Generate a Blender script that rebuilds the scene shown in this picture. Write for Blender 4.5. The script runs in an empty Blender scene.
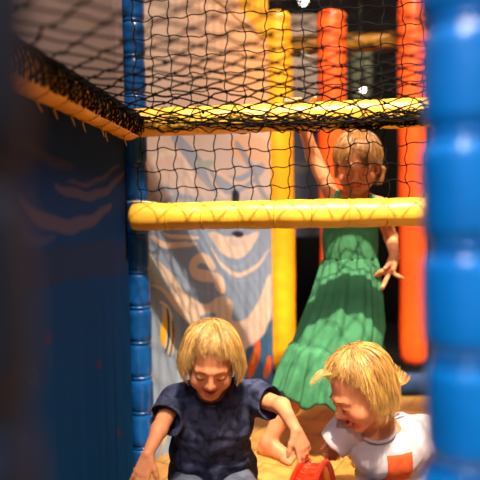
import bpy, bmesh, math, random
import numpy as np
from mathutils import Vector, Matrix
random.seed(7); RNG = np.random.default_rng(11)
SC = bpy.context.scene; COL = SC.collection
PI = math.pi

# ------------------------------------------------------------------ camera
cam_d = bpy.data.cameras.new('camera'); cam = bpy.data.objects.new('camera', cam_d); COL.objects.link(cam)
cam_d.sensor_width = 36; cam_d.lens = 570 * 36 / 480
cam_d.clip_start = .02
PITCH, ROLL = math.radians(2), math.radians(1)
cam.location = (0, 0, .85)
cam.rotation_euler = (Matrix.Rotation(PI / 2 - PITCH, 3, 'X') @ Matrix.Rotation(-ROLL, 3, 'Z')).to_euler()
cam_d.dof.use_dof = True; cam_d.dof.focus_distance = 1.64; cam_d.dof.aperture_fstop = 1.45; cam_d.dof.aperture_blades = 0
SC.camera = cam
SC.view_settings.view_transform = 'Standard'; SC.view_settings.look = 'None'
SC.view_settings.exposure = 0.0; SC.view_settings.gamma = 1; SC.view_settings.use_curve_mapping = False

# ------------------------------------------------------------------ materials
def mat(name, color, rough=.5, var=0, vscale=12., bump=0, bscale=60., attr=None, sss=0, spec=.5, sheen=0, color2=None, coat=0, bdist=.002, stretch=(1, 1, 1), emit=None, alpha=1, metal=0):
    m = bpy.data.materials.new(name); m.use_nodes = True
    nt = m.node_tree; b = nt.nodes['Principled BSDF']; L = nt.links.new
    b.inputs['Roughness'].default_value = rough; b.inputs['Specular IOR Level'].default_value = spec
    b.inputs['Metallic'].default_value = metal
    b.inputs['Alpha'].default_value = alpha
    if coat: b.inputs['Coat Weight'].default_value = coat; b.inputs['Coat Roughness'].default_value = .12
    if sheen: b.inputs['Sheen Weight'].default_value = sheen
    tc = nt.nodes.new('ShaderNodeTexCoord'); mp = nt.nodes.new('ShaderNodeMapping'); L(tc.outputs['Object'], mp.inputs['Vector'])
    mp.inputs['Scale'].default_value = stretch
    out = None
    if attr:
        a = nt.nodes.new('ShaderNodeAttribute'); a.attribute_name = attr; out = a.outputs['Color']
    if var or color2:
        n = nt.nodes.new('ShaderNodeTexNoise'); n.inputs['Scale'].default_value = vscale; n.inputs['Detail'].default_value = 4
        n.inputs['Distortion'].default_value = .6
        L(mp.outputs['Vector'], n.inputs['Vector'])
        r = nt.nodes.new('ShaderNodeValToRGB'); L(n.outputs['Fac'], r.inputs['Fac'])
        c2 = color2 or tuple(c * (1 - var) for c in color)
        r.color_ramp.elements[0].position = .38; r.color_ramp.elements[1].position = .62
        r.color_ramp.elements[0].color = (*c2, 1); r.color_ramp.elements[1].color = (*color, 1)
        if out:
            mx = nt.nodes.new('ShaderNodeMix'); mx.data_type = 'RGBA'; mx.blend_type = 'MULTIPLY'; mx.inputs[0].default_value = 1
            L(out, mx.inputs[6]); L(r.outputs['Color'], mx.inputs[7]); out = mx.outputs[2]
        else: out = r.outputs['Color']
    if out: L(out, b.inputs['Base Color'])
    else: b.inputs['Base Color'].default_value = (*color, 1)
    if bump:
        n2 = nt.nodes.new('ShaderNodeTexNoise'); n2.inputs['Scale'].default_value = bscale; n2.inputs['Detail'].default_value = 3
        L(mp.outputs['Vector'], n2.inputs['Vector'])
        bp = nt.nodes.new('ShaderNodeBump'); bp.inputs['Strength'].default_value = bump; bp.inputs['Distance'].default_value = bdist
        L(n2.outputs['Fac'], bp.inputs['Height']); L(bp.outputs['Normal'], b.inputs['Normal'])
    if sss:
        b.inputs['Subsurface Weight'].default_value = sss; b.inputs['Subsurface Radius'].default_value = (1, .3, .15); b.inputs['Subsurface Scale'].default_value = .006
    if emit:
        b.inputs['Emission Color'].default_value = (*emit[0], 1); b.inputs['Emission Strength'].default_value = emit[1]
    return m

M = {}
M['blue_vinyl'] = mat('blue_vinyl', (.002, .235, .86), .3, var=.2, vscale=9, bump=.35, bscale=14, bdist=.006, coat=.25)
M['unlit_blue_vinyl'] = mat('unlit_blue_vinyl', (.002, .009, .032), .6, bump=.3, bscale=14, bdist=.006)  # shade put into the base colour: the left edge post looks unlit
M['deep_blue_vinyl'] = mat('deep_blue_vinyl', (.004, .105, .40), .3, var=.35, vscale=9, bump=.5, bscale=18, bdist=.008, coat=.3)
M['yellow_vinyl'] = mat('yellow_vinyl', (.84, .45, .04), .42, var=.10, vscale=8, bump=.3, bscale=16, bdist=.006, coat=.15)
M['gold_vinyl'] = mat('gold_vinyl', (.86, .37, .008), .4, var=.12, vscale=7, bump=.3, bscale=10, bdist=.008)
M['orange_vinyl'] = mat('orange_vinyl', (.92, .10, .008), .4, var=.12, vscale=7, bump=.3, bscale=10, bdist=.008)
M['amber_vinyl'] = mat('amber_vinyl', (.90, .42, .01), .4, var=.12, vscale=7, bump=.3, bscale=10, bdist=.008)
M['yellow_cord'] = mat('yellow_cord', (.75, .38, .02), .6)
M['white_cord'] = mat('white_cord', (.8, .72, .5), .6)
M['black_cord'] = mat('black_cord', (.004, .004, .005), .9, spec=.1, bump=.3, bscale=400)
M['floor_mat'] = None
M['dark'] = mat('unlit_hall_black', (.006, .005, .005), .9, var=.3, vscale=2)  # hall darkness put into the colour, stays black under the world light
M['navy_foam'] = mat('navy_foam', (.006, .03, .10), .6, var=.2, vscale=6)
M['green_grey'] = mat('green_grey_canvas', (.16, .18, .11), .8, var=.35, vscale=5)

# ------------------------------------------------------------------ object helpers
def tag(o, label=None, cat=None, group=None, kind=None):
    if label: o['label'] = label
    if cat: o['category'] = cat
    if group: o['group'] = group
    if kind: o['kind'] = kind
    return o

def empty(name, loc=(0, 0, 0)):
    o = bpy.data.objects.new(name, None); o.location = loc; o.empty_display_size = .05; COL.objects.link(o); return o

def link(name, me, material, parent=None, smooth=True):
    o = bpy.data.objects.new(name, me); COL.objects.link(o)
    for m in (material if isinstance(material, (list, tuple)) else [material]):
        if m: me.materials.append(m)
    if smooth and len(me.polygons): me.polygons.foreach_set('use_smooth', np.ones(len(me.polygons), dtype=bool))
    if parent:
        o.parent = parent
        if parent.parent is None: o.location = -Vector(parent.location)   # meshes are authored in world coordinates
    return o

def np_mesh(name, V, Fq, attr=None):
    """V (n,3), Fq (m,k) index array of equal-sized faces or list of such arrays"""
    me = bpy.data.meshes.new(name)
    Fs = Fq if isinstance(Fq, list) else [Fq]
    Fs = [f for f in Fs if len(f)]
    V = np.asarray(V, dtype=np.float32)
    me.vertices.add(len(V)); me.vertices.foreach_set('co', V.ravel())
    tot = np.concatenate([np.full(len(f), f.shape[1], dtype=np.int32) for f in Fs])
    loops = np.concatenate([f.ravel() for f in Fs]).astype(np.int32)
    me.loops.add(len(loops)); me.loops.foreach_set('vertex_index', loops)
    me.polygons.add(len(tot)); st = np.concatenate([[0], np.cumsum(tot)[:-1]]).astype(np.int32)
    me.polygons.foreach_set('loop_start', st); me.polygons.foreach_set('loop_total', tot)
    me.update(calc_edges=True); me.validate()
    if attr is not None:
        a = me.color_attributes.new('tint', 'FLOAT_COLOR', 'POINT')
        c = np.ones((len(V), 4), dtype=np.float32); c[:, :3] = attr
        a.data.foreach_set('color', c.ravel())
    return me

class Geo:
    """collects pieces, then becomes ONE mesh"""
    def __init__(s): s.V = []; s.Q = []; s.T = []; s.C = []; s.n = 0
    def add(s, V, Q=None, T=None, C=None):
        V = np.asarray(V, dtype=float)
        if Q is not None and len(Q): s.Q.append(np.asarray(Q) + s.n)
        if T is not None and len(T): s.T.append(np.asarray(T) + s.n)
        s.V.append(V); s.n += len(V)
        if C is not None: s.C.append(np.asarray(C, dtype=float))
    def tubes(s, P, R, sides=5, cap=True, C=None):
        """P (N,S,3) polylines, R scalar / (N,S)"""
        P = np.asarray(P, dtype=float); N, S, _ = P.shape
        R = np.broadcast_to(np.asarray(R, dtype=float), (N, S)) if np.ndim(R) != 1 else np.broadcast_to(np.asarray(R)[None, :], (N, S))
        T = np.gradient(P, axis=1); T /= np.linalg.norm(T, axis=2, keepdims=True) + 1e-12
        mean = T.mean(axis=1); ref = np.where(np.abs(mean[:, 2:3]) > .8 * np.linalg.norm(mean, axis=1, keepdims=True), [[1., .13, 0]], [[.07, .05, 1.]])
        ref = np.broadcast_to(ref[:, None, :], T.shape)
        A = np.cross(T, ref); A /= np.linalg.norm(A, axis=2, keepdims=True) + 1e-9
        B = np.cross(T, A)
        an = np.arange(sides) * 2 * PI / sides
        V = P[:, :, None, :] + R[:, :, None, None] * (np.cos(an)[None, None, :, None] * A[:, :, None, :] + np.sin(an)[None, None, :, None] * B[:, :, None, :])
        idx = np.arange(N * S * sides).reshape(N, S, sides)
        q = np.stack([idx[:, :-1, :], np.roll(idx, -1, 2)[:, :-1, :], np.roll(idx, -1, 2)[:, 1:, :], idx[:, 1:, :]], axis=-1).reshape(-1, 4)
        t = None
        if cap and sides == 4: q = np.concatenate([q, idx[:, 0, :], idx[:, -1, ::-1]])
        elif cap:
            t = np.concatenate([np.stack([idx[:, 0, 0], idx[:, 0, k + 1], idx[:, 0, k]], -1) for k in range(1, sides - 1)] +
                               [np.stack([idx[:, -1, 0], idx[:, -1, k], idx[:, -1, k + 1]], -1) for k in range(1, sides - 1)])
        s.add(V.reshape(-1, 3), q, t, None if C is None else np.repeat(C, S * sides, axis=0))
    def tube(s, pts, r, sides=10): s.tubes(np.asarray(pts, dtype=float)[None], np.asarray(r, dtype=float)[None] if np.ndim(r) else r, sides)
    def lathe(s, prof, a, b, sides=28, squash=1.0, wob=0, seed=0):
        """prof list of (t along a->b in metres, radius); closed ends"""
        a = np.asarray(a, float); b = np.asarray(b, float); d = (b - a) / np.linalg.norm(b - a)
        ref = np.array([0, 0, 1.]) if abs(d[2]) < .8 else np.array([1., 0, 0])
        x = np.cross(d, ref); x /= np.linalg.norm(x); y = np.cross(d, x)
        an = np.arange(sides) * 2 * PI / sides; rr = np.random.default_rng(seed); ph = rr.uniform(0, 6.28, 4)
        V = []
        for i, (t, r) in enumerate(prof):
            ra = r * (1 + wob * (np.sin(2 * an + ph[0] + t * 9) + .6 * np.sin(3 * an + ph[1] - t * 21) + .4 * np.sin(7 * an + ph[2])))
            V.append(a + d * t + np.outer(ra * np.cos(an), x) + np.outer(ra * np.sin(an), y) * squash)
        S = len(prof); V = np.concatenate(V); idx = np.arange(S * sides).reshape(S, sides)
        q = np.stack([idx[:-1], np.roll(idx, -1, 1)[:-1], np.roll(idx, -1, 1)[1:], idx[1:]], -1).reshape(-1, 4)
        c0, c1 = len(V), len(V) + 1
        V = np.concatenate([V, [a + d * prof[0][0]], [a + d * prof[-1][0]]])
        t = np.concatenate([np.stack([np.full(sides, c0), np.roll(idx[0], -1), idx[0]], -1), np.stack([np.full(sides, c1), idx[-1], np.roll(idx[-1], -1)], -1)])
        s.add(V, q[:, ::-1], t)
    def torus(s, c, n, R, r, seg=24, sides=6):
        n = np.asarray(n, float); n /= np.linalg.norm(n); ref = np.array([0, 0, 1.]) if abs(n[2]) < .8 else np.array([1., 0, 0])
        x = np.cross(n, ref); x /= np.linalg.norm(x); y = np.cross(n, x)
        A = np.arange(seg) * 2 * PI / seg; B = np.arange(sides) * 2 * PI / sides
        V = np.asarray(c) + (R + r * np.cos(B))[None, :, None] * (np.cos(A)[:, None, None] * x + np.sin(A)[:, None, None] * y) + (r * np.sin(B))[None, :, None] * n
        idx = np.arange(seg * sides).reshape(seg, sides); r1 = np.roll(idx, -1, 0)
        s.add(V.reshape(-1, 3), np.stack([idx, r1, np.roll(r1, -1, 1), np.roll(idx, -1, 1)], -1).reshape(-1, 4))
    def box(s, c, size, rz=0):
        sx, sy, sz = [v / 2 for v in size]; V = np.array([(x, y, z) for x in (-sx, sx) for y in (-sy, sy) for z in (-sz, sz)])
        cs, sn = math.cos(rz), math.sin(rz); V = np.stack([V[:, 0] * cs - V[:, 1] * sn, V[:, 0] * sn + V[:, 1] * cs, V[:, 2]], -1) + np.asarray(c)
        s.add(V, [(0, 1, 3, 2), (4, 6, 7, 5), (0, 4, 5, 1), (2, 3, 7, 6), (0, 2, 6, 4), (1, 5, 7, 3)])
    def ball(s, c, r, seg=12):
        U = np.arange(seg) * 2 * PI / seg; W = np.linspace(.02, PI - .02, seg // 2 + 1)
        V = np.stack([np.outer(np.sin(W), np.cos(U)), np.outer(np.sin(W), np.sin(U)), np.outer(np.cos(W), np.ones(seg))], -1) * np.asarray(r) + np.asarray(c)
        idx = np.arange(len(W) * seg).reshape(len(W), seg)
        s.add(V.reshape(-1, 3), np.stack([idx[:-1], idx[1:], np.roll(idx, -1, 1)[1:], np.roll(idx, -1, 1)[:-1]], -1).reshape(-1, 4))
    def grid(s, V, C=None, wrap=False):
        a, b, _ = V.shape; idx = np.arange(a * b).reshape(a, b)
        if wrap: q = np.stack([idx[:-1], np.roll(idx, -1, 1)[:-1], np.roll(idx, -1, 1)[1:], idx[1:]], -1)
        else: q = np.stack([idx[:-1, :-1], idx[:-1, 1:], idx[1:, 1:], idx[1:, :-1]], -1)
        s.add(V.reshape(-1, 3), q.reshape(-1, 4), None, None if C is None else C.reshape(-1, 3))
    def build(s, name, material, parent=None, smooth=True):
        F = []
        if s.Q: F.append(np.concatenate(s.Q))
        if s.T: F.append(np.concatenate(s.T))
        me = np_mesh(name, np.concatenate(s.V), F, np.concatenate(s.C) if s.C else None)
        return link(name, me, material, parent, smooth)

# ------------------------------------------------------------------ signed distance bodies (smooth union, then surface nets)
class SDF:
    def __init__(s, lo, hi, h):
        s.lo = np.asarray(lo, float); s.h = h
        n = np.ceil((np.asarray(hi) - s.lo) / h).astype(int) + 1
        s.ax = [s.lo[i] + h * np.arange(n[i]) for i in range(3)]; s.f = np.full(n, .3, dtype=np.float32)
    def region(s, lo, hi, pad):
        sl = []
        for i in range(3):
            a = int(np.floor((lo[i] - pad - s.lo[i]) / s.h)); b = int(np.ceil((hi[i] + pad - s.lo[i]) / s.h)) + 1
            sl.append(slice(max(a, 0), max(min(b, len(s.ax[i])), 0)))
        P = np.stack(np.meshgrid(*[s.ax[i][sl[i]] for i in range(3)], indexing='ij'), -1)
        return tuple(sl), P
    def _comb(s, sl, d, k, sub):
        g = s.f[sl]
        if d.size == 0: return
        if sub:
            d = -d; h = np.maximum(k - np.abs(g - d), 0) / max(k, 1e-9); s.f[sl] = np.maximum(g, d) + h * h * k * .25
        else:
            h = np.maximum(k - np.abs(g - d), 0) / max(k, 1e-9); s.f[sl] = np.minimum(g, d) - h * h * k * .25
    def cone(s, a, b, ra, rb, k=.01, sub=False):
        a = np.asarray(a, float); b = np.asarray(b, float); m = max(ra, rb)
        sl, P = s.region(np.minimum(a, b) - m, np.maximum(a, b) + m, k + .02)
        ab = b - a; t = np.clip(((P - a) @ ab) / (ab @ ab + 1e-12), 0, 1)
        d = np.linalg.norm(P - a - t[..., None] * ab, axis=-1) - (ra + (rb - ra) * t)
        s._comb(sl, d, k, sub)
    def chain(s, pts, rs, k=.008):
        for i in range(len(pts) - 1): s.cone(pts[i], pts[i + 1], rs[i], rs[i + 1], k)
    def ell(s, c, r, R=None, k=.01, sub=False):
        c = np.asarray(c, float); r = np.asarray(r, float); m = r.max()
        sl, P = s.region(c - m, c + m, k + .02); q = P - c
        if R is not None: q = q @ R            # R columns = local axes
        k0 = np.linalg.norm(q / r, axis=-1); k1 = np.linalg.norm(q / (r * r), axis=-1)
        s._comb(sl, k0 * (k0 - 1) / (k1 + 1e-9), k, sub)
    def cut(s, p, n, k=.004):
        """remove everything on the +n side of the plane"""
        n = np.asarray(n, float); n /= np.linalg.norm(n); P = np.stack(np.meshgrid(*s.ax, indexing='ij'), -1)
        d = (P - np.asarray(p)) @ n
        g = s.f; h = np.maximum(k - np.abs(g - d), 0) / k; s.f = (np.maximum(g, d) + h * h * k * .25).astype(np.float32)
    def wobble(s, amp, freq, seed=0, n=5):
        P = np.stack(np.meshgrid(*s.ax, indexing='ij'), -1); r = np.random.default_rng(seed); w = np.zeros(s.f.shape)
        for i in range(n):
            d = r.normal(size=3); d /= np.linalg.norm(d); d2 = r.normal(size=3)
            w += np.sin((P @ d) * freq * r.uniform(.6, 1.5) + 1.6 * np.sin((P @ d2) * freq * .35 + r.uniform(0, 6)) + r.uniform(0, 6))
        s.f = (s.f + amp * w / math.sqrt(n)).astype(np.float32)
    def mesh(s):
        f = s.f; sg = f < 0; n = np.array(f.shape)
        cells = [sg[i:n[0] - 1 + i, j:n[1] - 1 + j, k:n[2] - 1 + k] for i in (0, 1) for j in (0, 1) for k in (0, 1)]
        cnt = sum(c.astype(np.int8) for c in cells); act = (cnt > 0) & (cnt < 8)
        ci = np.argwhere(act); vid = np.full(act.shape, -1, dtype=np.int64); vid[act] = np.arange(len(ci))
        acc = np.zeros((len(ci), 3)); w = np.zeros(len(ci))
        corners = [(i, j, k) for i in (0, 1) for j in (0, 1) for k in (0, 1)]
        val = {c: f[ci[:, 0] + c[0], ci[:, 1] + c[1], ci[:, 2] + c[2]] for c in corners}
        for a in corners:
            for ax in range(3):
                if a[ax] == 0:
                    b = list(a); b[ax] = 1; b = tuple(b); va, vb = val[a], val[b]
                    m = (va < 0) != (vb < 0); t = np.where(m, va / np.where(m, va - vb, 1), 0)
                    p = np.broadcast_to(np.array(a, float), (len(ci), 3)).copy(); p[:, ax] = t
                    acc += p * m[:, None]; w += m
        V = s.lo + s.h * (ci + acc / w[:, None])
        quads = []
        for ax in range(3):
            u, v = [(1, 2), (2, 0), (0, 1)][ax]
            sl0 = [slice(1, -1)] * 3; sl0[ax] = slice(0, -1); sl1 = list(sl0); sl1[ax] = slice(1, None)
            # lattice edges along ax with interior u, v
            A = sg[tuple(sl0)]; B = sg[tuple(sl1)]; e = np.argwhere(A != B); ins = A[A != B]
            e = e + np.array([0 if i == ax else 1 for i in range(3)])
            du = np.eye(3, dtype=int)[u]; dv = np.eye(3, dtype=int)[v]
            q = np.stack([vid[tuple((e - du - dv).T)], vid[tuple((e - dv).T)], vid[tuple(e.T)], vid[tuple((e - du).T)]], -1)
            q[~ins] = q[~ins][:, ::-1]; quads.append(q)
        Q = np.concatenate(quads); Q = Q[(Q >= 0).all(1)]
        return V, Q

def rot(yaw=0, nod=0, roll=0):
    return np.array(Matrix.Rotation(math.radians(yaw), 3, 'Z') @ Matrix.Rotation(math.radians(nod), 3, 'X') @ Matrix.Rotation(math.radians(roll), 3, 'Y'))

# ------------------------------------------------------------------ the play frame: axes of the room
D = np.array([.1099, .9939, 0]); R = np.array([.9939, -.1099, 0]); UP = np.array([0, 0, 1.])
P0 = np.array([-.343, 1.885, 0])            # left end of the front opening
ZU, ZL = 1.174, .866                          # axis heights of upper and lower rail
def fp(s, z, d=0): return P0 + R * s + D * d + UP * z

# ------------------------------------------------------------------ setting
def struct(name, geo, m): return tag(geo.build(name, m, smooth=False), kind='structure')

def floor_material():
    m = bpy.data.materials.new('floor_mat'); m.use_nodes = True; nt = m.node_tree; L = nt.links.new; b = nt.nodes['Principled BSDF']
    tc = nt.nodes.new('ShaderNodeTexCoord'); mp = nt.nodes.new('ShaderNodeMapping'); mp.inputs['Rotation'].default_value = (0, 0, .5)
    L(tc.outputs['Object'], mp.inputs['Vector'])
    br = nt.nodes.new('ShaderNodeTexBrick'); br.offset = .5; br.inputs['Scale'].default_value = 1; br.inputs['Brick Width'].default_value = .16
    br.inputs['Row Height'].default_value = .16; br.inputs['Mortar Size'].default_value = .0022; br.inputs['Mortar Smooth'].default_value = .3
    br.inputs['Color1'].default_value = (.88, .48, .12, 1); br.inputs['Color2'].default_value = (.80, .41, .09, 1); br.inputs['Mortar'].default_value = (.30, .13, .03, 1)
    L(mp.outputs['Vector'], br.inputs['Vector'])
    n = nt.nodes.new('ShaderNodeTexNoise'); n.inputs['Scale'].default_value = 7; n.inputs['Detail'].default_value = 5; L(tc.outputs['Object'], n.inputs['Vector'])
    r = nt.nodes.new('ShaderNodeValToRGB'); r.color_ramp.elements[0].color = (.72, .62, .55, 1); r.color_ramp.elements[1].color = (1, 1, 1, 1)
    r.color_ramp.elements[0].position = .35; r.color_ramp.elements[1].position = .6; L(n.outputs['Fac'], r.inputs['Fac'])
    mx = nt.nodes.new('ShaderNodeMix'); mx.data_type = 'RGBA'; mx.blend_type = 'MULTIPLY'; mx.inputs[0].default_value = 1
    L(br.outputs['Color'], mx.inputs[6]); L(r.outputs['Color'], mx.inputs[7]); L(mx.outputs[2], b.inputs['Base Color'])
    b.inputs['Roughness'].default_value = .45
    bp = nt.nodes.new('ShaderNodeBump'); bp.inputs['Strength'].default_value = .4; bp.inputs['Distance'].default_value = .003; bp.invert = True
    L(br.outputs['Fac'], bp.inputs['Height']); L(bp.outputs['Normal'], b.inputs['Normal'])
    return m
g = Geo(); g.box((.45, 1.3, -.05), (2.3, 2.76, .1)); struct('floor', g, floor_material())
g = Geo(); g.box((.5, 1.5, -.30), (9, 11, .1)); struct('floor_hall', g, M['dark'])
g = Geo(); g.box((.5, 6.0, 2.6), (9, .1, 5.8)); struct('wall_back', g, M['dark'])
g = Geo(); g.box((-3.95, 1.5, 2.6), (.1, 9, 5.8)); struct('wall_left', g, M['dark'])
g = Geo(); g.box((4.95, 1.5, 2.6), (.1, 9, 5.8)); struct('wall_right', g, M['dark'])
g = Geo(); g.box((.5, 3.9, 5.55), (9, 4.2, .1)); struct('ceiling', g, M['dark'])

# ------------------------------------------------------------------ padded posts and rails
def pad_prof(L, r, n=14, bulge=.10, neck=.80):
    out = []
    for i in range(n + 1):
        t = i / n; e = min(t, 1 - t) * 2
        k = neck + (1 + bulge * math.sin(PI * t) * .35 - neck) * (1 - (1 - min(1, e * 3.2)) ** 2.2)
        out.append((t * L, r * k))
    return out

def padded_post(name, label, cat, x, y, r, z0, z1, seg, m, mtie, phase=0., group=None, ties=True):
    t = empty(name, (x, y, z0)); tag(t, label, cat, group)
    z = z0; i = 0; L = seg * phase if phase else seg
    while z < z1 - .01:
        L = min(L, z1 - z); rr = RNG.uniform(-.006, .006)
        g = Geo(); a = (x + RNG.uniform(-.002, .002), y, z + .002); g.lathe(pad_prof(L - .004, r), a, (a[0] + rr * .3, y, z + L), 26, wob=.025, seed=i + int(x * 1000) % 97); g.build('pad', m, t)
        if ties and z + L < z1 - .02:
            g = Geo(); g.torus((x, y, z + L), (0, 0, 1), r * .80, .006 if r < .05 else .006); g.build('tie', mtie, t)
        z += L; L = seg; i += 1
    return t

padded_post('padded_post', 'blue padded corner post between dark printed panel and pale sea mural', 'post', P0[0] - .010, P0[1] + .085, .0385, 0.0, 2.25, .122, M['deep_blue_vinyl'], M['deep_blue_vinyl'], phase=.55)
padded_post('padded_post', 'big bright blue padded post close up at the right edge', 'post', .247, .625, .044, .0, 1.6, .120, M['blue_vinyl'], M['blue_vinyl'], phase=.80)
padded_post('padded_post', 'unlit dark blue padded post, out of focus, at the left edge beside the printed panel', 'post', -.1535, .30, .040, .0, 1.6, .125, M['unlit_blue_vinyl'], M['unlit_blue_vinyl'])

def padded_rail(name, label, a, b, r, seg, m, tails=0, group=None, cap0=True, tie_every=1, tiemat='yellow_cord'):
    a = np.asarray(a, float); b = np.asarray(b, float); L = np.linalg.norm(b - a); d = (b - a) / L
    t = empty(name, tuple(a)); tag(t, label, 'padded rail', group)
    n = max(1, round(L / seg)); sl = L / n
    g = Geo(); prof = []
    if cap0: prof += [(-.016, r * .35), (-.013, r * .62), (-.005, r * .86)]
    for i in range(n):
        for k in range(8):
            u = k / 8; prof.append(((i + u) * sl, r * (1 - .055 * math.exp(-(u * 7) ** 2) - .055 * math.exp(-((1 - u) * 7) ** 2))))
    prof += [(L, r * .95), (L + .008, r * .8), (L + .013, r * .4)]
    g.lathe(prof, a, b, 36, wob=.02, seed=int(L * 100)); g.build('sleeve', M[m], t)
    side = np.cross(d, UP)
    for i in range(1, n):
        if i % tie_every: continue
        c = a + d * sl * i; tilt = d + side * RNG.uniform(-.12, .12) + UP * RNG.uniform(-.1, .1)
        g = Geo(); g.torus(c, tilt, r * .965, .0026, 30, 6)
        if tails:
            q = c + side * r * RNG.uniform(-.3, .5) - UP * r * .9
            g.tube([q, q - UP * .012 + d * .004, q - UP * .03 - d * RNG.uniform(.008, .02)], [.003, .0022, .001], 5)
        g.build('tie', M[tiemat], t)
    return t
RAIL = .0455
upper = padded_rail('padded_rail', 'upper yellow padded rail across the opening with black net draped on it', fp(-.015, ZU), fp(1.5, ZU), RAIL, .118, 'yellow_vinyl', group=None)
lower = padded_rail('padded_rail', 'lower yellow padded rail crossing in front of the girl in green', fp(-.002, ZL, -.012), fp(1.5, ZL, -.012), RAIL, .118, 'yellow_vinyl')
# a cord tying the rail end round the blue post
g = Geo(); g.torus(fp(.010, ZL + .045, .06), (0.05, .1, 1), .055, .003); g.build('post_cord', M['white_cord'], lower)
side_rail = padded_rail('padded_rail', 'amber yellow padded rail along the top of the dark blue printed panel', P0 + UP * (ZU - .016) - D * .03 - R * .004, P0 + UP * (ZU - .016) - D * 1.62 - R * .004, RAIL, .095, 'amber_vinyl', tails=1)
# the rail over the back of the play room, seen through the net
far = padded_rail('padded_rail', 'far yellow padded rail high behind the orange rollers', (.28, 3.0, 1.752), (1.5, 2.93, 1.765), .05, .14, 'yellow_vinyl')
top = padded_rail('padded_rail', 'orange padded rail at the top edge from which the yellow roller hangs', (-.35, 2.78, 1.972), (1.6, 2.78, 1.972), .062, .16, 'orange_vinyl')

# ------------------------------------------------------------------ nets
def wob_lines(lines, S, amp, seed=0):
    rr = np.random.default_rng(seed); out = []
    for a, b in lines:
        a = np.asarray(a, float); b = np.asarray(b, float); t = np.linspace(0, 1, S)[:, None]
        out.append(a + (b - a) * t + rr.normal(size=(S, 3)) * amp)
    return np.array(out)

def square_net(name, label, s0, s1, z0, z1, cell, seed, rad=.0020, d=0, wave=.0035):
    g = Geo(); rr = np.random.default_rng(seed)
    ss = np.arange(s0, s1 + .001, cell); zz = np.arange(z0, z1 + .001, cell)
    J = rr.normal(size=(len(ss), len(zz), 3)) * np.array([.003, .003, .003])
    K = np.array([[fp(s, z, d) for z in zz] for s in ss]) + J
    # the net is pulled out of square: knots shift slowly
    A = np.sin(np.arange(len(ss))[:, None] * .9 + np.arange(len(zz))[None] * .7 + seed); K += A[..., None] * R * .004 + np.cos(A * 3)[..., None] * UP * .003
    def line(knots):
        pts = []
        for i in range(len(knots) - 1):
            a, b = knots[i], knots[i + 1]; bow = rr.normal() * wave; e = np.cross(b - a, D); e /= np.linalg.norm(e)
            for u in (0, .2, .4, .6, .8): pts.append(a + (b - a) * u + e * (bow * math.sin(PI * u) + wave * .9 * math.sin(2 * PI * u)))
        pts.append(knots[-1]); return pts
    for i in range(len(ss)): g.tube(line(K[i]), rad, 5)
    for j in range(len(zz)): g.tube(line(K[:, j]), rad, 5)
    for k in K.reshape(-1, 3): g.ball(k, (.0038, .0035, .0042), 6)
    return tag(g.build(name, M['black_cord']), label, 'net')
square_net('safety_net', 'black square-mesh net stretched between the upper and lower yellow rails', .02, 1.48, ZL + .030, ZU - .03, .0612, 3)
square_net('safety_net', 'black square-mesh net rising above the upper yellow rail to the top', .005, 1.48, ZU + .03, 2.05, .0612, 5)

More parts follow.
